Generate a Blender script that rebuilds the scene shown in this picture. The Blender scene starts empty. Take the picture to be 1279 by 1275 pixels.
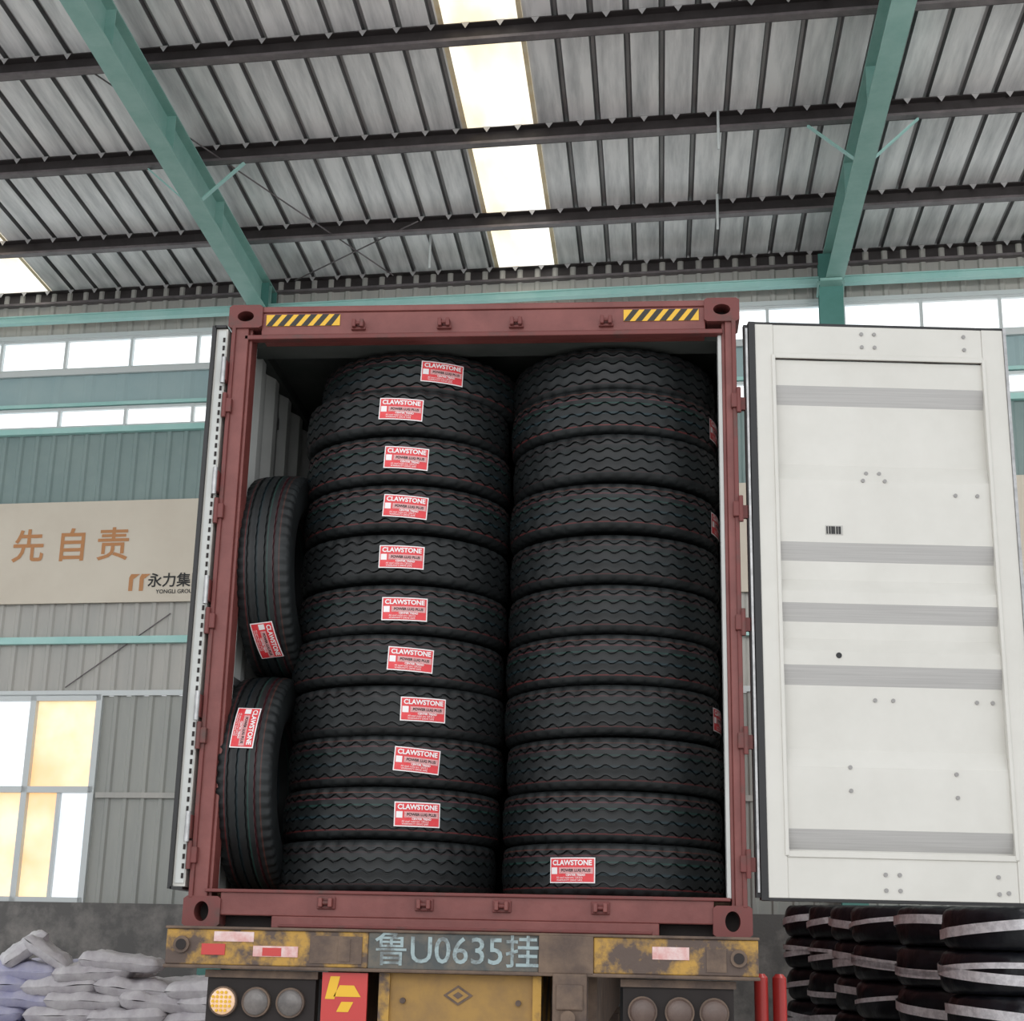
import bpy, bmesh, math, random
from mathutils import Vector, Matrix, noise
random.seed(7)
scene=bpy.context.scene
coll=scene.collection
try:
    scene.view_settings.view_transform='Standard'
    scene.view_settings.look='None'
    scene.view_settings.exposure=0.0
except Exception: pass
ZB=1.5   # height of the container underside above the ground

# ------------------------------------------------------------------ materials
def nt(m):
    m.use_nodes=True
    return m.node_tree, m.node_tree.nodes["Principled BSDF"]
def mat(name,col,rough=.6,metal=0.,col2=None,scale=6.,stretch=(1,1,1),bump=0.,bscale=30.,contrast=(.35,.65),spec=.5,coord='Object',detail=6):
    m=bpy.data.materials.new(name); t,b=nt(m)
    b.inputs['Base Color'].default_value=(*col,1); b.inputs['Roughness'].default_value=rough
    b.inputs['Metallic'].default_value=metal; b.inputs['Specular IOR Level'].default_value=spec
    tc=t.nodes.new('ShaderNodeTexCoord'); mp=t.nodes.new('ShaderNodeMapping'); mp.inputs['Scale'].default_value=stretch
    t.links.new(tc.outputs[coord],mp.inputs['Vector'])
    if col2 is not None:
        n=t.nodes.new('ShaderNodeTexNoise'); n.inputs['Scale'].default_value=scale; n.inputs['Detail'].default_value=detail; n.inputs['Roughness'].default_value=.65
        t.links.new(mp.outputs[0],n.inputs['Vector'])
        r=t.nodes.new('ShaderNodeValToRGB'); r.color_ramp.elements[0].position=contrast[0]; r.color_ramp.elements[1].position=contrast[1]
        r.color_ramp.elements[0].color=(*col,1); r.color_ramp.elements[1].color=(*col2,1)
        t.links.new(n.outputs['Fac'],r.inputs['Fac']); t.links.new(r.outputs[0],b.inputs['Base Color'])
    if bump>0:
        n2=t.nodes.new('ShaderNodeTexNoise'); n2.inputs['Scale'].default_value=bscale; n2.inputs['Detail'].default_value=4
        t.links.new(mp.outputs[0],n2.inputs['Vector'])
        bp=t.nodes.new('ShaderNodeBump'); bp.inputs['Strength'].default_value=bump; bp.inputs['Distance'].default_value=.01
        t.links.new(n2.outputs['Fac'],bp.inputs['Height']); t.links.new(bp.outputs[0],b.inputs['Normal'])
    return m
def emat(name,col,strength,col2=None,scale=2.,stretch=(1,1,1),contrast=(.35,.65)):
    m=mat(name,(.6,.6,.6),.4)
    t,b=nt(m)
    b.inputs['Base Color'].default_value=(.5,.5,.5,1)
    b.inputs['Emission Strength'].default_value=strength; b.inputs['Emission Color'].default_value=(*col,1)
    if col2:
        tc=t.nodes.new('ShaderNodeTexCoord'); mp=t.nodes.new('ShaderNodeMapping'); mp.inputs['Scale'].default_value=stretch
        n=t.nodes.new('ShaderNodeTexNoise'); n.inputs['Scale'].default_value=scale; n.inputs['Detail'].default_value=5
        r=t.nodes.new('ShaderNodeValToRGB'); r.color_ramp.elements[0].position=contrast[0]; r.color_ramp.elements[1].position=contrast[1]
        r.color_ramp.elements[0].color=(*col,1); r.color_ramp.elements[1].color=(*col2,1)
        t.links.new(tc.outputs['Object'],mp.inputs[0]); t.links.new(mp.outputs[0],n.inputs['Vector']); t.links.new(n.outputs['Fac'],r.inputs['Fac']); t.links.new(r.outputs[0],b.inputs['Emission Color'])
    return m

M_RED=mat('container_red_paint',(.150,.037,.032),.5,col2=(.205,.058,.05),scale=5,bump=.15)
M_REDW=mat('container_red_worn',(.155,.038,.034),.6,col2=(.09,.045,.038),scale=9,contrast=(.5,.72))
M_WHITE=mat('container_white_inside',(.46,.47,.45),.5,col2=(.56,.57,.55),scale=3,contrast=(.3,.7))
M_CEIL=mat('container_ceiling_shaded',(.035,.042,.038),.8,col2=(.06,.065,.06),scale=3)  # dark interior shade painted into the ceiling colour
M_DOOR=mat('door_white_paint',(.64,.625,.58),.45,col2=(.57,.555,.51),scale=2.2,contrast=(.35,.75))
M_DOORL=mat('door_rib_shade_grey',(.42,.41,.40),.5,col2=(.50,.49,.475),scale=50,stretch=(.04,1,4))  # shade on the down-facing rib slopes, painted as a greyer door colour
M_BLACK=mat('black_rubber_gasket',(.012,.012,.013),.5)
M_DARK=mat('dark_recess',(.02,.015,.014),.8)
M_YEL=mat('hazard_yellow',(.75,.43,.02),.45)
M_YELD=mat('hazard_black',(.015,.013,.01),.5)
M_STEEL=mat('galvanised_steel',(.45,.45,.45),.35,.7,col2=(.3,.3,.3),scale=20)
M_RIV=mat('rivet_heads',(.30,.29,.28),.5)
M_WOOD=mat('container_plywood',(.16,.09,.05),.7,col2=(.1,.055,.03),scale=8,stretch=(4,.4,1))
M_TEAL=mat('teal_steel_paint',(.24,.46,.41),.45,col2=(.32,.54,.49),scale=3,bump=.05)
M_TEALL=mat('teal_girt_paint',(.34,.62,.58),.5,col2=(.42,.68,.64),scale=3)
M_TEALD=mat('teal_column_paint',(.07,.22,.19),.5,col2=(.09,.26,.23),scale=3)
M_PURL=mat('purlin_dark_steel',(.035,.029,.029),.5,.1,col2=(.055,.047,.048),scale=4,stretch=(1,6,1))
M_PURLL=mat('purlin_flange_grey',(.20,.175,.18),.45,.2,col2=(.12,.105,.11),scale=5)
M_SPOT=mat('rib_end_light_spot',(.45,.44,.44),.5,.1)  # pale tone standing in for light where ribs cross the purlins
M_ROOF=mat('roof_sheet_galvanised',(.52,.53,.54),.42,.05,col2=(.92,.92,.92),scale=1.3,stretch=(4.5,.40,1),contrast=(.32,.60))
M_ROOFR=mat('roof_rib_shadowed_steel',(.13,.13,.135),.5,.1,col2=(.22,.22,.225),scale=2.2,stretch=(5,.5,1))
M_ROOFT=mat('roof_rib_top_shaded_steel',(.34,.345,.35),.5,.1,col2=(.5,.5,.5),scale=2.2,stretch=(5,.5,1))  # rib colours darker than the sheet: recess shade painted in
M_SKYL=emat('fibreglass_skylight',(1.0,.84,.55),1.15,(1,.99,.93),1.3,(1.3,.5,1),(.33,.55))
M_SKYF=mat('skylight_aged_edge',(.75,.60,.36),.6,col2=(.8,.70,.5),scale=5)
M_WIN=emat('bright_window_glass',(.86,.95,1.0),1.2,(1,1,1),1.2)
M_WFR=mat('window_frame_alu',(.62,.66,.66),.4)
M_WARM=emat('warm_lit_glass',(1.0,.50,.13),.95,(1.,.84,.50),1.6,(1,1,1),(.36,.68))
M_COOL=emat('cool_lit_glass',(.72,.82,.9),.9,(.95,.97,1.),1.4)
M_CWG=mat('wall_sheet_grey',(.38,.385,.355),.6,col2=(.33,.34,.32),scale=1.5,stretch=(3,3,.5))
M_CWL=mat('wall_sheet_light',(.47,.455,.42),.6,col2=(.41,.405,.38),scale=1.5,stretch=(3,3,.5))
M_CWT=mat('wall_sheet_teal_grey',(.21,.29,.285),.6,col2=(.25,.33,.32),scale=1.5)
M_CWB=mat('wall_sheet_blue_grey',(.31,.44,.46),.6,col2=(.36,.48,.49),scale=1.5)
M_CONC=mat('concrete_dado',(.13,.125,.12),.9,col2=(.30,.28,.26),scale=3,bump=.4,contrast=(.45,.75))
M_FLOOR=mat('concrete_floor',(.46,.45,.43),.85,col2=(.54,.53,.51),scale=.8,bump=.2)
M_BAN=mat('banner_beige',(.62,.555,.46),.7,col2=(.68,.62,.52),scale=.8)
M_ORANGE=mat('banner_orange_letters',(.50,.23,.09),.6)
M_INK=mat('dark_ink',(.02,.02,.02),.6)
M_LRED=mat('label_red',(.62,.025,.035),.45,col2=(.72,.05,.06),scale=30)
M_LWH=mat('label_white',(.82,.78,.78),.45)
M_LPK=mat('label_pink_band',(.75,.42,.42),.5,col2=(.5,.2,.2),scale=120,stretch=(1,1,4))

def tyre_mat():
    m=bpy.data.materials.new('tyre_rubber'); t,b=nt(m); N=t.nodes; L=t.links
    b.inputs['Roughness'].default_value=.50; b.inputs['Specular IOR Level'].default_value=.38
    tc=N.new('ShaderNodeTexCoord'); sx=N.new('ShaderNodeSeparateXYZ'); L.new(tc.outputs['Object'],sx.inputs[0])
    ns=N.new('ShaderNodeTexNoise'); ns.inputs['Scale'].default_value=5; ns.inputs['Detail'].default_value=5; L.new(tc.outputs['Object'],ns.inputs['Vector'])
    oi=N.new('ShaderNodeObjectInfo')
    base=N.new('ShaderNodeValToRGB'); base.color_ramp.elements[0].position=.3; base.color_ramp.elements[1].position=.7
    base.color_ramp.elements[0].color=(.0055,.0065,.007,1); base.color_ramp.elements[1].color=(.015,.018,.019,1)
    L.new(ns.outputs['Fac'],base.inputs['Fac'])
    cur=base.outputs[0]
    for z0,w,c,s in [(-.078,.0025,(.18,.02,.02),.6),(.03,.003,(.012,.07,.055),.6),(.058,.0025,(.15,.03,.04),.6),(-.02,.005,(.012,.035,.045),.7),(.085,.002,(.15,.035,.02),.5)]:
        sub=N.new('ShaderNodeMath'); sub.operation='SUBTRACT'; sub.inputs[1].default_value=z0; L.new(sx.outputs['Z'],sub.inputs[0])
        ab=N.new('ShaderNodeMath'); ab.operation='ABSOLUTE'; L.new(sub.outputs[0],ab.inputs[0])
        mr=N.new('ShaderNodeMapRange'); mr.inputs['From Min'].default_value=w*.5; mr.inputs['From Max'].default_value=w*1.6; mr.inputs['To Min'].default_value=s; mr.inputs['To Max'].default_value=0
        L.new(ab.outputs[0],mr.inputs['Value'])
        mu=N.new('ShaderNodeMath'); mu.operation='MULTIPLY'; L.new(mr.outputs[0],mu.inputs[0]); L.new(oi.outputs['Random'],mu.inputs[1])
        mx=N.new('ShaderNodeMix'); mx.data_type='RGBA'; mx.inputs['B'].default_value=(*c,1)
        L.new(mu.outputs[0],mx.inputs['Factor']); L.new(cur,mx.inputs['A']); cur=mx.outputs['Result']
    L.new(cur,b.inputs['Base Color'])
    return m
M_TYRE=tyre_mat()

# ------------------------------------------------------------------ mesh builder
class MB:
    def __init__(s): s.v=[];s.f=[];s.m=[];s.mats=[];s.smooth=[]
    def mi(s,m):
        if m not in s.mats: s.mats.append(m)
        return s.mats.index(m)
    def add(s,vs,fs,m,T=None,smooth=False):
        o=len(s.v)
        for v in vs:
            v=Vector(v); 
            if T is not None: v=T@v
            s.v.append(v[:])
        k=s.mi(m)
        for f in fs: s.f.append([o+i for i in f]); s.m.append(k); s.smooth.append(smooth)
    def box(s,x0,x1,y0,y1,z0,z1,m,T=None):
        vs=[(x0,y0,z0),(x1,y0,z0),(x1,y1,z0),(x0,y1,z0),(x0,y0,z1),(x1,y0,z1),(x1,y1,z1),(x0,y1,z1)]
        s.add(vs,[(0,3,2,1),(4,5,6,7),(0,1,5,4),(1,2,6,5),(2,3,7,6),(3,0,4,7)],m,T)
    def cyl(s,c,ax,r,h,m,n=20,T=None,r2=None,smooth=True):
        r2=r if r2 is None else r2
        ax=Vector(ax).normalized(); a=ax.orthogonal().normalized(); b=ax.cross(a); c=Vector(c)
        vs=[];
        for k in range(2):
            rr=(r,r2)[k]
            for i in range(n):
                t=2*math.pi*i/n; vs.append(c+ax*(h*(k-.5))+(a*math.cos(t)+b*math.sin(t))*rr)
        s.add(vs,[(i,(i+1)%n,n+(i+1)%n,n+i) for i in range(n)],m,T,smooth)
        s.add(vs,[list(range(n))[::-1],list(range(n,2*n))],m,T)
    def tube(s,p,q,r,m,n=8):
        p=Vector(p);q=Vector(q); s.cyl((p+q)/2,q-p,r,(q-p).length,m,n)
    def beam(s,p,q,w,h,m):  # rectangular bar between p and q
        p=Vector(p);q=Vector(q);d=(q-p).normalized();u=Vector((0,0,1))
        if abs(d.z)>.95:u=Vector((0,1,0))
        a=d.cross(u).normalized();b=a.cross(d)
        vs=[e+a*w/2*i+b*h/2*j for e in (p,q) for i,j in ((-1,-1),(1,-1),(1,1),(-1,1))]
        s.add(vs,[(3,2,1,0),(4,5,6,7),(0,1,5,4),(1,2,6,5),(2,3,7,6),(3,0,4,7)],m)
    def finish(s,name,parent=None,bevel=0,loc=None,T=None):
        me=bpy.data.meshes.new(name); me.from_pydata(s.v,[],s.f); me.validate()
        for m in s.mats: me.materials.append(m)
        if len(me.polygons)==len(s.m):
            me.polygons.foreach_set('material_index',s.m); me.polygons.foreach_set('use_smooth',s.smooth)
        bm=bmesh.new(); bm.from_mesh(me); bmesh.ops.recalc_face_normals(bm,faces=bm.faces[:]) if bevel>=0 else None; bm.to_mesh(me); bm.free()
        o=bpy.data.objects.new(name,me); coll.objects.link(o)
        if parent: o.parent=parent
        if bevel>0:
            b=o.modifiers.new('bev','BEVEL'); b.width=bevel; b.segments=2; b.limit_method='ANGLE'; b.angle_limit=.8
        if T is not None: o.matrix_local=T
        elif loc: o.location=loc
        return o
def empty(name,loc=(0,0,0),parent=None):
    e=bpy.data.objects.new(name,None); coll.objects.link(e); e.location=loc; e.empty_display_size=.2
    if parent:e.parent=parent
    return e
def text_mesh(s,size,bold=0.0,align='CENTER'):
    c=bpy.data.curves.new('txt','FONT'); c.body=s; c.size=size; c.align_x=align; c.align_y='CENTER'; c.offset=bold; c.resolution_u=3
    o=bpy.data.objects.new('txt',c); coll.objects.link(o)
    bpy.context.view_layer.update()
    me=bpy.data.meshes.new_from_object(o)
    vs=[v.co[:] for v in me.vertices]; fs=[list(p.vertices) for p in me.polygons]
    bpy.data.objects.remove(o); bpy.data.meshes.remove(me); bpy.data.curves.remove(c)
    return vs,fs

# ------------------------------------------------------------------ camera
cy,cp,cr,cf=.09133,.28172,.02198,1915.95
F=Vector((-math.sin(cy)*math.cos(cp),math.cos(cy)*math.cos(cp),math.sin(cp)))
R0=Vector((math.cos(cy),math.sin(cy),0)); U0=R0.cross(F)
R1=R0*math.cos(cr)+U0*math.sin(cr); U1=-R0*math.sin(cr)+U0*math.cos(cr)
cd=bpy.data.cameras.new('camera'); cam=bpy.data.objects.new('camera',cd); coll.objects.link(cam)
Mx=Matrix((R1,U1,-F)).transposed().to_4x4(); Mx.translation=Vector((.7844,-6.70908,1.41177)); cam.matrix_world=Mx
cd.sensor_fit='HORIZONTAL'; cd.sensor_width=36; cd.lens=cf*36/1279; scene.camera=cam; cd.clip_end=500

# ------------------------------------------------------------------ world
w=bpy.data.worlds.new('overcast_sky'); scene.world=w; w.use_nodes=True
bg=w.node_tree.nodes['Background']; bg.inputs[0].default_value=(.94,.965,1,1); bg.inputs[1].default_value=1.4
def area(name,loc,target,size,power,col=(1,1,1),sy=None):
    l=bpy.data.lights.new(name,'AREA'); l.energy=power; l.color=col; l.size=size; l.shape='RECTANGLE'; l.size_y=sy or size
    o=bpy.data.objects.new(name,l); coll.objects.link(o); o.location=loc
    o.rotation_euler=(Vector(target)-Vector(loc)).to_track_quat('-Z','Y').to_euler(); return o

# ------------------------------------------------------------------ building frame
Q=Vector((-.791,9.891,9.05)); PD=Vector((math.cos(math.radians(-4.6)),math.sin(math.radians(-4.6)),0)); RD=Vector((.0074,.9999,-.0114))
def RF(s,t,dz=0): return Q+PD*s+RD*t+Vector((0,0,dz))
WN=Vector((PD.y,-PD.x,0))  # wall normal, toward the camera side (-Y)
if WN.y>0: WN=-WN
def WP(u,z,out=0): return Vector((Q.x,Q.y,0))+PD*u+WN*out+Vector((0,0,z))

# floor
b=MB(); b.box(-40,40,-40,30,-.2,0,M_FLOOR); b.finish('floor')

# back wall
def corr(b,u0,u1,z0,z1,m,m2=None,per=.21,d=.022,out=0):
    us=[];u=u0
    while u<u1:
        for du,dd in ((0,0),(.62,0),(.72,1),(.90,1)): 
            x=u+du*per
            if x<u1: us.append((x,dd*d))
        u+=per
    us.append((u1,0))
    vs=[];fs=[]
    for x,dd in us: vs+= [WP(x,z0,out+dd),WP(x,z1,out+dd)]
    for i in range(len(us)-1): fs.append((2*i,2*i+2,2*i+3,2*i+1))
    b.add(vs,fs,m)
def wbox(b,u0,u1,z0,z1,o0,o1,m):
    vs=[WP(u,z,o) for o in (o0,o1) for u,z in ((u0,z0),(u1,z0),(u1,z1),(u0,z1))]
    b.add(vs,[(0,3,2,1),(4,5,6,7),(0,1,5,4),(1,2,6,5),(2,3,7,6),(3,0,4,7)],m)
b=MB(); UL,UR=-11,11
corr(b,UL,UR,8.58,9.24,M_CWL)
corr(b,UL,UR,7.67,8.15,M_CWB,per=.42,d=.01)
corr(b,UL,UR,6.0,7.40,M_CWT)
corr(b,UL,UR,4.15,6.0,M_CWL)
corr(b,-4.64,UR,1.86,4.15,M_CWG)
corr(b,UL,-8.0,1.86,4.15,M_CWG)
wbox(b,UL,UR,0,1.86,-.15,.12,M_CONC)
wb=b.finish('wall_back',bevel=-1)
b=MB(); 
for z,h,m,o in ((7.36,.035,M_TEALL,.09),(4.79,.04,M_TEALL,.09),(3.03,.03,M_CWL,.05),(8.60,.025,M_WFR,.06),(7.70,.02,M_TEALL,.06),(8.12,.03,M_WFR,.06),(4.18,.03,M_WFR,.05)):
    wbox(b,UL if z not in (3.03,) else -4.6,UR,z-h,z+h,.02,o,m)
b.finish('trim_1')
# eave tie beam
b=MB(); wbox(b,UL,UR,8.70,8.765,.20,.30,M_TEALL); wbox(b,UL,UR,8.765,8.78,.17,.32,M_TEALL); b.finish('eave_beam')
# window strips
def strip(name,u0,u1,z0,z1,step,start,gm,fw=.035):
    b=MB(); wbox(b,u0,u1,z0,z1,-.03,-.02,gm)
    wbox(b,u0,u1,z0,z0+fw,-.02,.03,M_WFR); wbox(b,u0,u1,z1-fw,z1,-.02,.03,M_WFR)
    u=start
    while u<u1:
        if u>u0: wbox(b,u-fw/2,u+fw/2,z0,z1,-.02,.035,M_WFR)
        u+=step
    return b.finish(name)
strip('window_1',UL,UR,8.15,8.58,.85,-5.54-.85*8,M_WIN)
strip('window_2',UL,UR,7.40,7.67,.85,-5.54-.85*8,M_WIN)
b=MB(); fw=.07
for (u0,u1,z0,z1,m) in ((-5.46,-4.68,3.12,4.12,M_WARM),(-6.3,-5.46,3.12,4.12,M_COOL),(-5.46,-5.05,1.90,3.06,M_WARM),(-5.05,-4.68,1.90,3.06,M_COOL),(-5.85,-5.46,1.90,3.06,M_WARM),(-6.3,-5.85,1.9,3.06,M_COOL),(-8,-6.3,1.9,4.12,M_COOL)):
    wbox(b,u0,u1,z0,z1,-.03,-.02,m)
for u in (-8,-7.15,-6.3,-5.46,-4.66): wbox(b,u-fw/2,u+fw/2,1.86,4.15,-.02,.05,M_WFR)
for z in (1.88,3.09,4.13): wbox(b,-8,-4.64,z-fw/2,z+fw/2,-.02,.05,M_WFR)
for u in (-5.05,-5.85): wbox(b,u-.02,u+.02,1.88,3.09,-.02,.03,M_WFR)
b.finish('window_3')
# banner sign
def wall_text(b,s,size,u,z,out,m,bold=0):
    vs,fs=text_mesh(s,size,bold); b.add([WP(u+v[0],z+v[1],out) for v in vs],fs,m)
b=MB(); wbox(b,UL,UR,5.23,6.46,.05,.08,M_BAN)
for x,ch in ((-5.72,'先'),(-5.17,'自'),(-4.66,'责'),(-6.3,'争'),(-6.9,'先')): wall_text(b,ch,.42,x,5.90,.085,M_ORANGE,.006)
wall_text(b,'永力集团',.175,-3.84,5.47,.085,M_INK,.003); wall_text(b,'YONGLI GROUP',.065,-3.84,5.345,.085,M_INK,.001)
for k in range(2):
    x=-4.42+.13*k
    vs=[WP(x,5.36,.085),WP(x+.05,5.36,.085),WP(x+.05,5.50,.085),WP(x+.13,5.56,.085),WP(x+.02,5.56,.085),WP(x,5.52,.085)]
    b.add(vs,[(0,1,2,3,4,5)],M_ORANGE)
b.finish('banner_sign',bevel=-1)
# slack cable on the wall
b=MB(); b.tube(WP(-5.1,4.25,.03),WP(-3.9,5.1,.03),.007,M_PURLL); b.finish('wall_cable')

# roof sheet
RZ=.16
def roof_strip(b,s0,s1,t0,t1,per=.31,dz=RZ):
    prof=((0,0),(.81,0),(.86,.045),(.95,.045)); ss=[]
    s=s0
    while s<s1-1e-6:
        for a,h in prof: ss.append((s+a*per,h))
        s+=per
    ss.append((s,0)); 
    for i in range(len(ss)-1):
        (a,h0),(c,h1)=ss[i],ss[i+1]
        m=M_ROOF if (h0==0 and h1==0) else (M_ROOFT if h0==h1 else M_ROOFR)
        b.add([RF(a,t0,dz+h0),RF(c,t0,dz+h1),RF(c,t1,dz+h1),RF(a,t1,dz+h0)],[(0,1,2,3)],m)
b=MB(); 
T0,T1=-13,.35
roof_strip(b,-5.80,-5.80+.31*18,T0,T1)
roof_strip(b,.55,.55+.31*18,T0,T1)
roof_strip(b,-6.55-.31*14,-6.55,T0,T1)
roof_strip(b,6.90,6.90+.31*12,T0,T1)
b.add([RF(-.22,T0,RZ),RF(-.20,T0,RZ),RF(-.20,T1,RZ),RF(-.22,T1,RZ)],[(0,1,2,3)],M_ROOF)
b.add([RF(6.13,T0,RZ),RF(6.2,T0,RZ),RF(6.2,T1,RZ),RF(6.13,T1,RZ)],[(0,1,2,3)],M_ROOF)
b.finish('ceiling',bevel=-1)
for k,(a,c) in enumerate(((-.20,.55),(-6.55,-5.80),(6.2,6.9))):
    b=MB(); nseg=6; w_=(c-a)/nseg
    for i in range(nseg):
        z0=RZ+.005+.012*(i%2); z1=RZ+.005+.012*((i+1)%2)
        b.add([RF(a+i*w_,T0,z0),RF(a+(i+1)*w_,T0,z1),RF(a+(i+1)*w_,T1,z1),RF(a+i*w_,T1,z0)],[(0,1,2,3)],M_SKYL)
    for e in (a,c-.045):
        b.add([RF(e,T0,RZ-.005),RF(e+.045,T0,RZ-.005),RF(e+.045,T1,RZ-.005),RF(e,T1,RZ-.005)],[(0,1,2,3)],M_SKYF)
    b.finish('skylight',bevel=-1)
# purlins
def sbar(b,s0,s1,t0,t1,z0,z1,m):
    vs=[RF(s,t,z) for z in (z0,z1) for s,t in ((s0,t0),(s1,t0),(s1,t1),(s0,t1))]
    b.add(vs,[(0,3,2,1),(4,5,6,7),(0,1,5,4),(1,2,6,5),(2,3,7,6),(3,0,4,7)],m)
for t in (.0,-1.36,-3.12,-4.86,-6.55,-8.25,-9.9,-11.5,-12.9):
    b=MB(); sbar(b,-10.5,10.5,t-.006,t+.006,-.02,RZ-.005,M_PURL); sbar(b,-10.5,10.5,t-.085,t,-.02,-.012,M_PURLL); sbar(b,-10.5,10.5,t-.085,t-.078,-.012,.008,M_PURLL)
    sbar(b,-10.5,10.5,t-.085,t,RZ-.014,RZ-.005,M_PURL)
    # light spots at the rib ends, painted as pale triangles
    s=-10.5+.28
    while s<10.4:
        b.add([RF(s-.01,t-.09,RZ-.003),RF(s+.07,t-.09,RZ-.003),RF(s+.03,t-.09,RZ-.065)],[(0,1,2)],M_SPOT); s+=.31
    b.finish('roof_purlin',bevel=-1)
# rafters (I-section) and columns
for xc in (-3.76,2.86,-10.4,9.5):
    s=(xc-Q.x)/PD.x
    b=MB()
    def rb(x0,x1,z0,z1,m,ta=-13,tb=-.05):
        sbar(b,s+x0,s+x1,ta,tb,z0,z1,m)
    rb(-.10,.10,-.42,-.405,M_TEAL); rb(-.10,.10,-.035,-.02,M_TEAL); rb(-.007,.007,-.405,-.035,M_TEAL)
    for t in (-.3,-2.4,-4.1,-5.8,-7.5): sbar(b,s-.095,s+.095,t,t+.012,-.405,-.035,M_TEAL)
    # knee braces to the purlins
    for t in (-3.12,-6.55,-9.9):
        for sg in (-1,1):
            b.beam(RF(s+sg*.08,t,-.41),RF(s+sg*.52,t,-.01),.05,.012,M_TEALL)
    b.finish('roof_rafter')
    b=MB(); o=s
    def cb(u0,u1,o0,o1,z0,z1,m): wbox(b,u0,u1,z0,z1,o0,o1,m)
    cb(s-.13,s+.13,.42,.435,0,9.0,M_TEALD); cb(s-.13,s+.13,.13,.145,0,9.0,M_TEALD); cb(s-.006,s+.006,.145,.42,0,9.0,M_TEALD)
    cb(s-.15,s+.15,.10,.50,8.62,8.64,M_TEAL); cb(s-.12,s+.12,.435,.60,8.60,8.63,M_TEAL)
    b.finish('wall_column')
# sag rods / hanging pipes
for s,t in ((-.85,-1.0),(2.35,-1.55),(2.30,-3.2)):
    b=MB(); b.tube(RF(s,t,-.25),RF(s,t,RZ),.014,M_WFR); b.finish('hanging_rod')
b=MB()
b.tube(RF(-3.5,-4.9,.02),RF(-1.4,-.3,.02),.008,M_PURLL)
b.tube(RF(-2.6,-.3,.02),RF(-.9,-1.6,.02),.008,M_PURLL); b.finish('roof_brace_rod')

# ------------------------------------------------------------------ container
C=empty('shipping_container',(0,0,ZB))
def cast(b,x0,x1,z0,z1,hx,hz,y0=-.012,y1=.16,m=M_REDW):
    cx,cz=(x0+x1)/2,(z0+z1)/2; n=32; a_,b_=hx,hz
    outer=[];inner=[];deep=[]
    for i in range(n):
        t=2*math.pi*(i+.5)/n; c,s_=math.cos(t),math.sin(t); k=1/max(abs(c),abs(s_))
        outer.append((cx+c*k*(x1-x0)/2,y0,cz+s_*k*(z1-z0)/2)); inner.append((cx+a_*c,y0,cz+b_*s_)); deep.append((cx+a_*c,y0+.10,cz+b_*s_))
    b.add(outer+inner,[(i,(i+1)%n,n+(i+1)%n,n+i) for i in range(n)],m)
    b.add(inner+deep,[(i,(i+1)%n,n+(i+1)%n,n+i) for i in range(n)],m)
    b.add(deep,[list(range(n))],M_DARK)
    back=[(x,y1,z) for x,y,z in outer]
    b.add(outer+back,[(i,(i+1)%n,n+(i+1)%n,n+i) for i in range(n)],m); b.add(back,[list(range(n))],m)
b=MB()
for x0,x1 in ((-1.219,-1.055),(1.055,1.219)):
    cast(b,x0,x1,2.778,2.896,.040,.027); cast(b,x0,x1,0,.128,.032,.042)
b.finish('corner_castings',C,bevel=-1)
b=MB()
for sg in (-1,1):
    def X(a,c): return (min(sg*a,sg*c),max(sg*a,sg*c))
    i0=1.105 if sg<0 else 1.135
    x0,x1=X(i0+.015,1.190); b.box(x0,x1,.0,.12,.12,2.79,M_RED)
    x0,x1=X(i0,i0+.016); b.box(x0,x1,.02,.12,.12,2.79,M_RED)
    x0,x1=X(1.180,1.200); b.box(x0,x1,-.014,.05,.12,2.79,M_REDW)
    for z in (.30,.82,1.34,1.86,2.38):
        x0,x1=X(1.172,1.212); b.box(x0,x1,-.028,.02,z-.035,z+.035,M_REDW)
        b.cyl((sg*1.206,-.024,z),(0,0,1),.011,.12,M_REDW,10)
b.finish('corner_posts',C,bevel=.004)
b=MB()
b.box(-1.06,1.06,.02,.13,2.735,2.885,M_RED); b.box(-1.06,1.06,.0,.03,2.86,2.89,M_RED); b.box(-1.14,1.14,.0,.05,2.722,2.745,M_REDW)
b.box(-1.06,1.06,.008,.02,2.745,2.86,M_RED)
for x in (-.586,-.173,.171,.596):
    b.box(x-.035,x+.035,-.012,.01,2.762,2.775,M_REDW); b.box(x-.028,x-.010,-.035,.01,2.768,2.808,M_REDW); b.box(x+.010,x+.028,-.035,.01,2.768,2.808,M_REDW); b.cyl((x,-.02,2.79),(1,0,0),.009,.05,M_REDW,8)
b.box(-1.06,1.06,.0,.14,.05,.158,M_RED); b.box(-.83,.83,.0,.14,.0,.05,M_RED); b.box(-1.13,1.13,-.012,.10,.145,.160,M_REDW)
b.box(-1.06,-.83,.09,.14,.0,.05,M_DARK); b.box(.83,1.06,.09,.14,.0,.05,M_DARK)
b.box(-.80,.80,-.008,.004,.004,.016,M_REDW)
for x in (-.593,-.169,.164,.583):
    b.box(x-.04,x+.04,-.012,.0,.082,.134,M_REDW); b.box(x-.03,x-.012,-.04,.0,.09,.128,M_RED); b.box(x+.012,x+.03,-.04,.0,.09,.128,M_RED); b.cyl((x,-.022,.108),(1,0,0),.010,.055,M_REDW,8)
b.finish('header_and_sill',C,bevel=.004)
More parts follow.
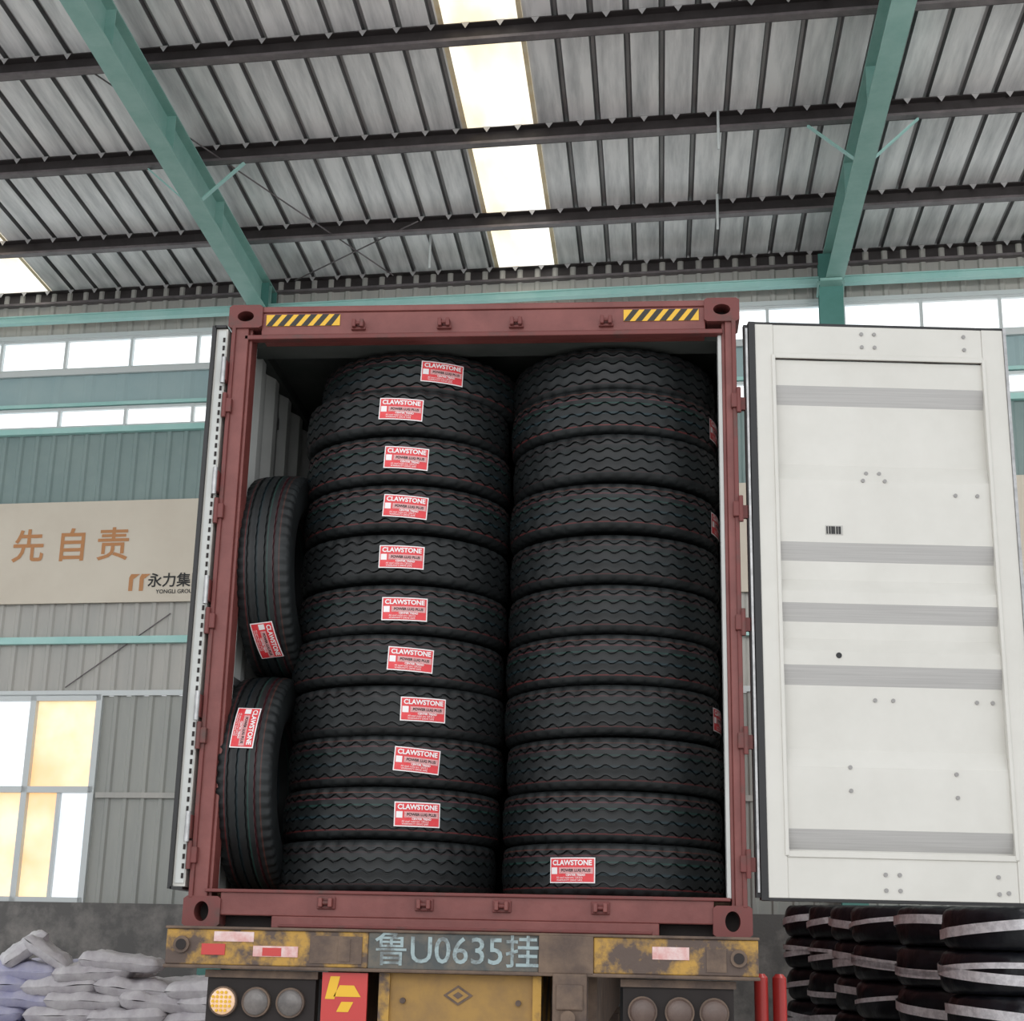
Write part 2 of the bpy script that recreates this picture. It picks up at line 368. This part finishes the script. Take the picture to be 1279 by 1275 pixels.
# hazard stickers
b=MB()
for x0,x1,d in ((-1.038,-.679,1),(.678,1.030,1)):
    z0,z1=2.790,2.848; b.box(x0,x1,.0035,.006,z0,z1,M_YEL)
    n=6; k=(x1-x0)/(n+.2); dx=.045
    for i in range(n):
        x=x0+.02+k*i; a=[x,x+k*.55]
        q=[(a[0]-dx/2,z0),(a[1]-dx/2,z0),(a[1]+dx/2,z1),(a[0]+dx/2,z1)]
        q=[(min(max(p[0],x0),x1),p[1]) for p in q]
        b.add([(p[0],.0028,p[1]) for p in q],[(0,1,2,3)],M_YELD)
b.finish('hazard_stickers',C,bevel=-1)
# body: corrugated sides, roof, floor, front
b=MB(); L=12.1
for sg in (-1,1):
    ys=[];y=.14
    while y<L:
        for a,h in ((0,0),(.25,0),(.5,1),(.75,1)): ys.append((y+a*.29,h*.034))
        y+=.29
    for i in range(len(ys)-1):
        (a,h),(c,g)=ys[i],ys[i+1]
        b.add([(sg*(1.168-0+h-.01),a,.10),(sg*(1.168+g-.01),c,.10),(sg*(1.168+g-.01),c,2.80),(sg*(1.168+h-.01),a,2.80)],[(0,1,2,3)],M_WHITE)
        b.add([(sg*(1.172+h-.01),a,.10),(sg*(1.172+g-.01),c,.10),(sg*(1.172+g-.01),c,2.80),(sg*(1.172+h-.01),a,2.80)],[(0,1,2,3)],M_RED)
    x0,x1=min(sg*1.14,sg*1.2),max(sg*1.14,sg*1.2)
    b.box(x0,x1,.14,L,.0,.12,M_RED); b.box(x0,x1,.14,L,2.80,2.86,M_RED)
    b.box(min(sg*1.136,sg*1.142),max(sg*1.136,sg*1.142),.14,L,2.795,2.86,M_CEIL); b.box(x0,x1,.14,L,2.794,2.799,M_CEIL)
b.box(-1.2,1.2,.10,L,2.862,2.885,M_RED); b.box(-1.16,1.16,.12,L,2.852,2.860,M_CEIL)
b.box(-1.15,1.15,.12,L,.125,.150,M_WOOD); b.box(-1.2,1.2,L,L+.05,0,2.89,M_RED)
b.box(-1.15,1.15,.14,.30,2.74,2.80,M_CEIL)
for i in range(20): b.box(-1.13,1.13,.5+i*.6,.56+i*.6,.0,.125,M_RED)
b.finish('body_shell',C,bevel=-1)
# inner white lining strip near the posts
b=MB()
b.box(-1.165,-1.118,.125,.17,.15,2.80,M_WHITE); b.box(1.122,1.165,.125,.17,.15,2.80,M_WHITE); b.box(1.118,1.134,.03,.125,.16,2.735,M_WHITE)
b.finish('post_lining',C)

# right door, folded open; local: hinge at origin, extends +x, inside face toward -y
def door(name,T,wide=False):
    D=empty(name,parent=C); D.matrix_local=T
    W_=1.165; z0,z1=.165,2.772
    b=MB()
    # corrugated panel profile (z, depth)  depth 0 = outward toward viewer
    pr=[(2.60,0),(2.475,0),(2.39,.036),(2.10,.036),(2.02,0),(1.725,0),(1.645,.036),(1.56,.036),(1.50,0),(1.445,0),(1.365,.036),(1.29,.036),(1.23,0),(1.165,0),(1.08,.036),(.80,.036),(.72,0),(.455,0),(.37,.036),(.34,.036)]
    x0,x1=.085,W_-.10
    for i in range(len(pr)-1):
        (za,da),(zb,db)=pr[i],pr[i+1]
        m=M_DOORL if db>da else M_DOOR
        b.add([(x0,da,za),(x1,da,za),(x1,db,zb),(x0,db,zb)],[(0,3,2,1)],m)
        b.add([(x0+.0,.05,za),(x1,.05,za),(x1,.05,zb),(x0,.05,zb)],[(0,1,2,3)],M_RED)
    b.finish('panel',D,bevel=-1)
    b=MB()
    b.box(.0,.085,-.014,.05,z0,z1,M_DOOR); b.box(W_-.10,W_,-.014,.05,z0,z1,M_DOOR)
    b.box(.085,W_-.10,-.010,.05,2.62,z1,M_DOOR); b.box(.085,W_-.10,-.010,.05,z0,.345,M_DOOR)
    b.box(.085,W_-.10,-.018,-.008,2.605,2.63,M_DOOR); b.box(.085,W_-.10,-.018,-.008,.335,.36,M_DOOR)
    b.box(.075,.092,-.022,.0,.34,2.62,M_DOOR); b.box(W_-.108,W_-.092,-.022,.0,.34,2.62,M_DOOR)
    b.finish('frame',D,bevel=.003)
    b=MB()
    if wide:
        b.box(-.030,.0,-.018,.030,z0-.01,z1+.01,M_BLACK); b.box(-.050,-.030,.0,.030,z0+.0,z1,M_BLACK); b.box(-.044,-.034,-.010,.002,z0+.02,z1-.02,M_STEEL)  # gasket plus black strip painting the shadowed gap on the hinge side
    else:
        b.box(-.020,.002,-.022,-.004,z0-.01,z1+.01,M_BLACK)
    b.box(W_,W_+.014,-.02,.02,z0-.01,z1+.01,M_STEEL); b.box(-.02,W_+.01,-.010,.045,z1,z1+.012,M_BLACK); b.box(-.02,W_+.01,-.010,.045,z0-.012,z0,M_BLACK)
    b.finish('gasket',D)
    b=MB()
    dots=[(.50,2.735),(.56,2.735),(.50,2.67),(.56,2.67),(.50,2.06),(.56,2.06),(.48,2.02),(.58,2.02),(.50,1.02),(.58,1.02),(.95,1.02),(1.02,1.02),(.37,.72),(.37,.62),(.83,.70),(.83,.60),(.50,.27),(.56,.27),(.50,.205),(.56,.205),(.98,.27),(1.02,.205),(.98,2.735),(.98,2.67),(.90,1.96),(1.0,1.96),(.98,.2)]
    def dep(z):
        if z>2.62 or z<.345: return -.010
        for i in range(len(pr)-1):
            if pr[i+1][0]<=z<=pr[i][0]:
                k=(pr[i][0]-z)/(pr[i][0]-pr[i+1][0]); return pr[i][1]+(pr[i+1][1]-pr[i][1])*k
        return 0
    for x,z in dots: b.cyl((x,dep(z)-.002,z),(0,1,0),.009,.008,M_RIV,10)
    b.cyl((.34,dep(1.21)-.001,1.21),(0,1,0),.013,.004,M_BLACK,12)
    for k in range(6): b.box(.305+k*.011,.311+k*.011+(k%3)*.002,dep(1.79)-.003,dep(1.79)-.001,1.765,1.80,M_INK)
    b.box(.300,.380,dep(1.79)-.001,dep(1.79),1.760,1.805,M_CWL)
    b.finish('rivets',D,bevel=-1)
    b=MB()   # locking bars on the outside
    for x in (.30,.85):
        b.cyl((x,.085,1.47),(0,0,1),.018,2.56,M_STEEL,12)
        for z in (.35,.9,1.5,2.1,2.6): b.box(x-.045,x+.045,.05,.10,z-.03,z+.03,M_STEEL)
        b.box(x-.02,x+.32,.10,.115,1.1,1.14,M_STEEL)
    b.finish('locking_bars',D)
    b=MB()
    for z in (.42,.95,1.48,2.0,2.55): b.box(-.030,.03,.045,.065,z-.05,z+.05,M_REDW); b.cyl((-.028,.05,z),(0,0,1),.012,.13,M_STEEL,10)
    if wide:
        for z in (.30,.82,1.34,1.86,2.38): b.box(-.080,-.02,.0,.02,z-.03,z+.03,M_REDW)
    b.finish('hinges',D)
    return D
door('door_right',Matrix.Translation((1.288,.03,0))@Matrix.Rotation(math.radians(6),4,'Z'),True)
# left door folded flat along the container's left side (inside face outward)
Tl=Matrix(((0,1,0,-1.268),(1,0,0,-.012),(0,0,1,0),(0,0,0,1)))
door('door_left',Tl)
b=MB()
b.box(-1.262,-1.222,-.018,-.012,.18,2.76,M_WHITE)
for i in range(62): b.box(-1.236,-1.226,-.022,-.017,.20+i*.041,.222+i*.041,M_DARK)
b.finish('door_left_edge_seal',C)

# ------------------------------------------------------------------ tyres
def tyre_mesh(name,R,HW,kind):
    seg=240
    P=[]  # (r, z, zig)
    if kind=='zig':
        gro=[-.068,-.023,.023,.068]; amp=.0075; nz=40; gw=.0050; gd=.013
    else:
        gro=[-.062,-.021,.021,.062]; amp=.0015; nz=60; gw=.006; gd=.012
    tw=HW*.82
    def crown(z): return R-.012*(z/tw)**2
    half=[(.285,-HW*.62,0),(.30,-HW*.78,0),(.345,-HW*.94,0),(.41,-HW,0),(.455,-HW*.985,0),(R-.038,-HW*.965,0),(R-.033,-HW*.955,0),(R-.020,-HW*.92,.0)]
    P+=half; P.append((crown(tw),-tw-.004,.2))
    for g in gro:
        P+=[(crown(g)-.001,g-gw*2.6,1),(crown(g),g-gw,1),(crown(g)-gd,g-gw*.6,1),(crown(g)-gd,g+gw*.6,1),(crown(g),g+gw,1),(crown(g)-.001,g+gw*2.6,1)]
    P.append((crown(tw),tw+.004,.2))
    P+=[(r,-z,q) for r,z,q in half[::-1]]
    nP=len(P); vs=[];fs=[]
    per=seg/nz
    # stepped wave: flats joined by quick slopes, like a highway lug pattern
    wave=[-1,-1,-.35,.9,1,.2] if kind=='zig' else [-1,-.3,.4,1,.4,-.3]
    for i in range(seg):
        t=2*math.pi*i/seg; ph=int(i%per)
        tri=wave[ph] if per==6 else (4*abs((i%per)/per-.5)-1)
        for j,(r,z,q) in enumerate(P):
            zz=z+amp*tri*q; rr=r
            if q==.2 or (abs(r-(R-.020))<1e-6):   # shoulder lug slots
                if ph in (0,1): rr-=.011
            if abs(r-(R-.033))<1e-6 and ph in (0,1): rr-=.006
            vs.append((rr*math.sin(t),-rr*math.cos(t),zz))
    for i in range(seg):
        k=(i+1)%seg
        for j in range(nP-1): fs.append((i*nP+j,k*nP+j,k*nP+j+1,i*nP+j+1))
        fs.append((i*nP+nP-1,k*nP+nP-1,k*nP,i*nP))
    me=bpy.data.meshes.new(name); me.from_pydata(vs,[],fs); me.materials.append(M_TYRE)
    bm=bmesh.new(); bm.from_mesh(me); bmesh.ops.recalc_face_normals(bm,faces=bm.faces[:]); bm.to_mesh(me); bm.free()
    me.polygons.foreach_set('use_smooth',[True]*len(me.polygons))
    try: me.set_sharp_from_angle(angle=math.radians(35))
    except Exception: pass
    return me
RT=.513; HWT=.116
TM=tyre_mesh('truck_tire_mesh',RT,HWT,'zig'); TM2=tyre_mesh('trailer_tire_mesh',.505,.132,'rib')
def label_mesh(R):
    b=MB()
    def bend(x,y,d):
        a=x/R; return ((R+d)*math.sin(a),-(R+d)*math.cos(a),y)
    def rect(x0,x1,y0,y1,d,m):
        n=14; vs=[];fs=[]
        for j in range(5):
            for i in range(n+1): vs.append(bend(x0+(x1-x0)*i/n,y0+(y1-y0)*j/4,d))
        for j in range(4):
            for i in range(n): fs.append((j*(n+1)+i,j*(n+1)+i+1,(j+1)*(n+1)+i+1,(j+1)*(n+1)+i))
        b.add(vs,fs,m)
    rect(-.105,.105,-.054,.054,0,M_LWH); rect(-.100,.100,-.049,.049,.0012,M_LRED)
    rect(-.060,.096,-.014,.012,.0022,M_LPK)
    def t(s,size,x,y,m,bold=0,d=.0032):
        vs,fs=text_mesh(s,size,bold); b.add([bend(x+v[0],y+v[1],d) for v in vs],fs,m)
    t('CLAWSTONE',.030,0,.031,M_LWH,.0010); t('POWER LUG PLUS',.0165,.018,-.001,M_INK,.0006)
    t('CENTER TREAD',.0125,.018,-.020,M_LWH,.0004)
    t('All steel radial tire 12R22.5',.011,-.01,-.031,M_LWH); t('WARRANTY DRIVE SAFE',.011,-.01,-.042,M_LWH)
    rect(-.096,-.068,-.016,.012,.0022,M_LWH)
    o=b.finish('label_src',bevel=-1); me=o.data; bpy.data.objects.remove(o); return me
LM=label_mesh(RT+.002); LMV=label_mesh(.507)
def tyre(mesh,loc,rot,label=None,lm=None,lz=0,ltilt=0,name='truck_tire'):
    o=bpy.data.objects.new(name,mesh); coll.objects.link(o); o.location=loc; o.rotation_euler=rot
    if label is not None:
        l=bpy.data.objects.new('label',lm); coll.objects.link(l); l.parent=o
        l.matrix_local=Matrix.Rotation(label,4,'Z')@Matrix.Translation((0,0,lz))@Matrix.Rotation(ltilt,4,'Y')
    return o
J=lambda a: random.uniform(-a,a)
labx=[None,.19,.17,.187,.134,.085,.06,.064,.062,.04,.17]
zl=[.272,.503,.735,.963,1.193,1.428,1.668,1.912,2.152,2.388,2.60]
for i in range(11):
    dx=J(.012); dy=J(.014)
    cx,cyy=-.410+dx,.60+dy
    if i==0: cx,cyy=-.435,.575
    lab=None
    tilt=(J(.006),J(.008),0)
    if i==10: cyy+=.09; cx+=.03; tilt=(-.035,.0,0)
    if labx[i] is not None: lab=math.asin(labx[i]/.515)
    o=tyre(TM,(cx,cyy,ZB+zl[i]),(tilt[0],tilt[1],0),lab,LM,lz=-.003+J(.006),ltilt=.03+J(.04))
zr=[.272,.503,.733,.968,1.200,1.432,1.672,1.912,2.150,2.385,2.60]
for i in range(11):
    cx,cyy=.625+J(.010),.60+J(.02)
    if i==0: cx,cyy=.622,.575
    tilt=(J(.006),J(.008))
    if i==10: cyy+=.06; tilt=(-.03,0)
    lab=None; lz=0
    if i==0: lab=-.33; lz=-.005
    if i in (3,7,9): lab=1.25+.1*(i%2)
    o=tyre(TM,(cx,cyy,ZB+zr[i]),(tilt[0],tilt[1],0),lab,LM,lz)
# second row, deeper inside
for st in (-.41,.63):
    for i in range(11):
        tyre(TM,(st+J(.01),1.66+J(.01),ZB+zl[i]),(0,0,J(3)))
# standing tyres along the left wall
tyre(TM2,(-1.005,.50,ZB+.662),(0,math.radians(90-1.0),0),-.42,LMV,lz=-.005,ltilt=.05)
tyre(TM2,(-.995,.53,ZB+1.672),(0,math.radians(90-1.8),0),.86,LMV,lz=.0,ltilt=-.12)

# ------------------------------------------------------------------ trailer
M_TY=mat('trailer_yellow_paint',(.44,.25,.045),.6,col2=(.09,.06,.047),scale=6,contrast=(.42,.55),bump=.3)
M_TRUST=mat('trailer_rusty_steel',(.08,.055,.045),.75,col2=(.17,.115,.08),scale=7,bump=.4)
M_PLATE=mat('plate_backing_grey',(.06,.068,.068),.6,col2=(.15,.125,.095),scale=10,contrast=(.4,.7))
M_PLT=mat('plate_letters',(.30,.38,.39),.6,col2=(.14,.155,.155),scale=16,contrast=(.48,.62))
M_REFL=mat('reflector_red',(.50,.04,.035),.35); M_REFW=mat('reflector_white',(.72,.58,.56),.4,col2=(.60,.30,.28),scale=20)
M_AMB=emat('amber_lamp_lens',(1,.42,.01),.45); M_LW=mat('white_lamp_lens',(.10,.09,.085),.25,col2=(.18,.16,.15),scale=9); M_LR=mat('dusty_red_lens',(.085,.055,.045),.4,col2=(.12,.08,.065),scale=12)
M_YPL=mat('yellow_box_panel',(.34,.195,.048),.6,col2=(.17,.10,.045),scale=4,contrast=(.4,.7))
TR=empty('container_trailer',(0,0,ZB))
b=MB()
b.box(-1.235,-.375,-.16,-.02,-.155,-.012,M_TY); b.box(-.375,.335,-.16,-.02,-.158,-.010,M_PLATE); b.box(.335,.56,-.17,-.02,-.160,-.008,M_TRUST); b.box(.56,1.23,-.16,-.02,-.155,-.012,M_TY)
b.box(-1.24,1.235,-.17,.02,-.012,.0,M_TRUST); b.box(-1.24,1.235,-.168,.02,-.170,-.155,M_TRUST)
b.finish('rear_bumper_beam',TR,bevel=.005)
b=MB()
for x,y in ((-1.165,-.075),(1.15,-.085)): b.cyl((x,-.168,y),(0,1,0),.034,.02,M_TRUST,20); b.cyl((x,-.176,y),(0,1,0),.022,.012,M_DARK,20)
b.box(-1.03,-.86,-.164,-.158,-.060,-.020,M_REFW); b.box(-1.08,-.98,-.165,-.158,-.115,-.070,M_REFL); b.box(-.86,-.67,-.164,-.158,-.118,-.075,M_REFW); b.box(-.82,-.74,-.166,-.158,-.115,-.082,M_REFL)
b.box(.80,.95,-.164,-.158,-.095,-.045,M_REFW); b.box(-.62,-.40,-.165,-.158,-.14,-.03,M_TRUST); b.box(1.02,1.10,-.164,-.158,-.14,-.05,M_TRUST); b.box(-.50,-.45,-.168,-.158,-.13,-.04,M_TRUST)
b.finish('reflectors',TR)
b=MB(); 
vs,fs=text_mesh('鲁U0635挂',.150,.001); b.add([(v[0]*.98-.005,-.1625,v[1]-.083) for v in vs],fs,M_PLT); b.finish('painted_plate_number',TR,bevel=-1)
b=MB()
b.box(-.285,.31,-.10,.6,-.60,-.172,M_YPL); b.box(-.33,-.285,-.12,.6,-.60,-.172,M_TY); b.box(.31,.345,-.12,.6,-.60,-.172,M_TY)
dz=-.255; 
for k,mm,yy in ((.062,M_TRUST,-.104),(.045,M_YPL,-.106),(.022,M_TRUST,-.108)): b.add([(-k,yy,dz),(0,yy,dz-k*.65),(k,yy,dz),(0,yy,dz+k*.65)],[(0,1,2,3)],mm)
b.cyl((.25,-.105,-.28),(0,1,0),.012,.02,M_TRUST,10); b.cyl((-.23,-.105,-.28),(0,1,0),.012,.02,M_TRUST,10)
b.finish('coupling_box',TR,bevel=-1)
b=MB(); b.box(.395,.535,-.19,.0,-.62,-.158,M_TRUST); b.box(.41,.52,-.20,-.188,-.30,-.20,M_TRUST); b.cyl((.46,-.20,-.33),(0,1,0),.03,.03,M_TRUST,16); b.finish('rusty_post',TR,bevel=.006)
b=MB(); b.box(-.565,-.375,-.14,-.12,-.62,-.175,M_REFL)
b.add([(-.55,-.142,-.28),(-.53,-.142,-.19),(-.49,-.142,-.19),(-.51,-.142,-.28)],[(0,1,2,3)],M_YEL)
for k in range(3):
    z=-.27-k*.15; b.add([(-.515,-.142,z),(-.40,-.142,z),(-.43,-.142,z+.045),(-.49,-.142,z+.045)],[(0,1,2,3)],M_YEL); b.add([(-.50,-.142,z-.06),(-.45,-.142,z-.06),(-.43,-.142,z-.02),(-.48,-.142,z-.02)],[(0,1,2,3)],M_YEL)
b.finish('chevron_board',TR,bevel=-1)
for nm,xs,cols,x0,x1 in (('tail_lamps_left',(-.985,-.845,-.70),(M_AMB,M_LW,M_LW),-1.06,-.60),('tail_lamps_right',(.76,.91,1.05),(M_LR,M_LR,M_LR),.68,1.13)):
    b=MB(); b.box(x0,x1,-.10,-.03,-.45,-.20,M_DARK); b.box(x0-.01,x1+.01,-.115,-.03,-.205,-.175,M_TRUST)
    for x,cm in zip(xs,cols):
        b.cyl((x,-.110,-.300),(0,1,0),.060,.03,M_TRUST,28)
        n=24
        for k in range(6):
            r0=.053*math.sin(k*math.pi/12); r1=.053*math.sin((k+1)*math.pi/12); d0=.02*math.cos(k*math.pi/12); d1=.02*math.cos((k+1)*math.pi/12)
            for i in range(n):
                a0,a1=2*math.pi*i/n,2*math.pi*(i+1)/n
                b.add([(x+r0*math.cos(a0),-.125-d0,-.300+r0*math.sin(a0)),(x+r0*math.cos(a1),-.125-d0,-.300+r0*math.sin(a1)),(x+r1*math.cos(a1),-.125-d1,-.300+r1*math.sin(a1)),(x+r1*math.cos(a0),-.125-d1,-.300+r1*math.sin(a0))],[(0,1,2,3)],cm)
        if cm is M_AMB:
            for i in range(-2,3):
                for j in range(-2,3):
                    if i*i+j*j<6: b.cyl((x+i*.018,-.1465,-.300+j*.018),(0,1,0),.006,.008,M_YEL,8)
    b.finish(nm,TR,bevel=-1)
b=MB()
for x in (-.5,.5):
    b.box(x-.07,x+.07,0.0,12,-.42,-.0,M_TRUST)
for i in range(10): b.box(-1.15,1.15,.4+i*1.25,.5+i*1.25,-.14,-.002,M_TRUST)
for y in (1.9,3.2,4.5): b.cyl((0,y,-.99),(1,0,0),.07,2.2,M_TRUST,16); b.box(-.6,.6,y-.1,y+.1,-.95,-.42,M_TRUST)
for x in (-.9,.9): b.box(x-.25,x+.25,.9,.92,-1.35,-.2,M_BLACK)
b.finish('chassis',TR)
for y in (1.9,3.2,4.5):
    for x in (-1.08,-.80,.80,1.08):
        o=bpy.data.objects.new('wheel_tire',TM2); coll.objects.link(o); o.parent=TR; o.location=(x,y,-ZB+.505); o.rotation_euler=(0,math.pi/2,0)

# ------------------------------------------------------------------ sacks
M_SW=mat('sack_white_woven',(.66,.64,.65),.6,col2=(.46,.43,.46),scale=6,bump=.6,bscale=14)
M_SP=mat('sack_lilac_woven',(.38,.38,.56),.6,col2=(.55,.54,.64),scale=6,bump=.6,bscale=14)
def sack(b,c,L,W,H,yaw,m,seed,tilt=0):
    nu,nv=16,10; vs=[];fs=[]
    T=Matrix.Translation(c)@Matrix.Rotation(yaw,4,'Z')@Matrix.Rotation(tilt,4,'Y')
    for side in (1,-1):
        o=len(vs)
        for j in range(nv+1):
            for i in range(nu+1):
                u=-1+2*i/nu; v=-1+2*j/nv
                u=math.copysign(abs(u)**.75,u); v=math.copysign(abs(v)**.7,v)
                th=(max(0,1-abs(u)**5)**.42)*(max(0,1-abs(v)**5)**.42)
                nn=noise.noise(Vector((u*2.2+seed,v*2.+seed*1.7,side*3)))
                n2=noise.noise(Vector((u*6+seed,v*5.+seed*1.7,side*3)))
                x=u*L/2*(1-.06*abs(v)**2); y=v*W/2*(1-.08*abs(u)**2)
                vs.append((x,y,side*H/2*th*(1+.30*nn+.22*n2)+.012*nn))
        for j in range(nv):
            for i in range(nu):
                q=(o+j*(nu+1)+i,o+j*(nu+1)+i+1,o+(j+1)*(nu+1)+i+1,o+(j+1)*(nu+1)+i); fs.append(q if side==1 else q[::-1])
    b.add(vs,fs,m,T,True)
b=MB(); random.seed(3)
for lay in range(10):
    z=.07+lay*.123
    for row in range(3):
        for k in range(6):
            x=-6.25+.64*k+(.14 if lay%2 else -.05)+J(.06); y=7.1+row*.45+J(.05)+.02*lay
            if lay==9 and x>-3.7: continue
            m=M_SP if x<-4.5 else M_SW
            sack(b,(x,y,z+J(.012)),.72,.50,.165,J(.2),m,random.random()*50,J(.09))
sack(b,(-4.80,7.2,1.37),.46,.4,.15,.5,M_SW,9.3,-.65); sack(b,(-4.55,7.15,1.34),.5,.4,.14,.2,M_SW,29.3,.55); sack(b,(-3.9,7.25,1.27),.75,.45,.15,.1,M_SW,19.3,.06)
b.finish('stacked_sack_pile',bevel=-1)

# ------------------------------------------------------------------ wrapped tyres
M_WRAP=mat('black_plastic_wrap',(.007,.008,.011),.34,col2=(.014,.015,.02),scale=10,bump=.7,bscale=14,spec=.32)
M_TAPE=mat('white_tape_and_sheen',(.90,.89,.92),.4,col2=(.66,.65,.68),scale=25,contrast=(.4,.6))
random.seed(5)
def wcol(cx,cyy,top,n=7,R=.46):
    b=MB(); h=top/n
    for k in range(n):
        z0=h*k+h/2; seg=72; pr=[]
        for j in range(13):
            a=-math.pi/2+math.pi*j/12
            pr.append((R-.10+.10*abs(math.cos(a))**.55,h*.5*math.sin(a)/abs(math.sin(a))*abs(math.sin(a))**.7 if abs(math.sin(a))>1e-6 else 0))
        pr=[(.2,-h*.42)]+pr+[(.2,h*.42)]
        ox,oy=J(.02),J(.02); vs=[];fs=[]; n_=len(pr)
        for i in range(seg):
            t=2*math.pi*i/seg
            for r,z in pr:
                w_=noise.noise(Vector((math.cos(t)*9+k*7,math.sin(t)*9,z*12+cx*5)))*.018
                vs.append((cx+ox+(r+w_)*math.cos(t),cyy+oy+(r+w_)*math.sin(t),z0+z+w_*.3))
        for i in range(seg):
            q=(i+1)%seg
            for j in range(n_-1): fs.append((i*n_+j,q*n_+j,q*n_+j+1,i*n_+j+1))
        b.add(vs,fs,M_WRAP,smooth=True)
        # slanted tape bands, widened to paint in the plastic's highlights too
        for q_ in range(2 if k%2 else 1):
            vs=[];fs=[]; ph=J(3); sl=.045*random.choice((-1,1)); tw=.014+.016*random.random()
            for i in range(seg+1):
                t=2*math.pi*i/seg
                zc=z0+sl*math.sin(t+ph)
                wv=.010*noise.noise(Vector((math.cos(t)*6+k,math.sin(t)*6,cx)))
                vs+=[(cx+ox+(R+.015+wv)*math.cos(t),cyy+oy+(R+.015+wv)*math.sin(t),zc-tw),(cx+ox+(R+.015+wv)*math.cos(t),cyy+oy+(R+.015+wv)*math.sin(t),zc+tw)]
            for i in range(seg): fs.append((2*i,2*i+2,2*i+3,2*i+1))
            b.add(vs,fs,M_TAPE,smooth=True)
    b.finish('wrapped_tire_stack',bevel=-1)
for k,(x,y) in enumerate(((2.99,3.0),(2.88,3.95),(2.71,4.9),(2.68,5.85),(2.59,6.8),(2.47,7.75))):
    wcol(x,y,1.74+.03*k)
for k,(x,y) in enumerate(((3.98,3.1),(3.86,4.05),(3.74,5.0))): wcol(x,y,1.74+.03*k)
# red bollards behind the trailer
for x in (1.40,1.50):
    b=MB(); b.cyl((x,2.2,.66),(0,0,1),.038,1.32,M_REFL,20); b.cyl((x,2.2,.01),(0,0,1),.05,.02,M_TRUST,20); b.cyl((x,2.2,1.33),(0,0,1),.038,.02,M_REFL,20,r2=.02); b.finish('red_bollard',bevel=-1)

# ------------------------------------------------------------------ lights
area('yard_daylight',(-1,-16,7),(0,0,2.5),14,620,(1,.99,.97),8)
area('hall_fill',(4.5,1.5,8.2),(3.6,6,0),1.2,160,(1,.98,.95))  # unseen fill light added inside the hall
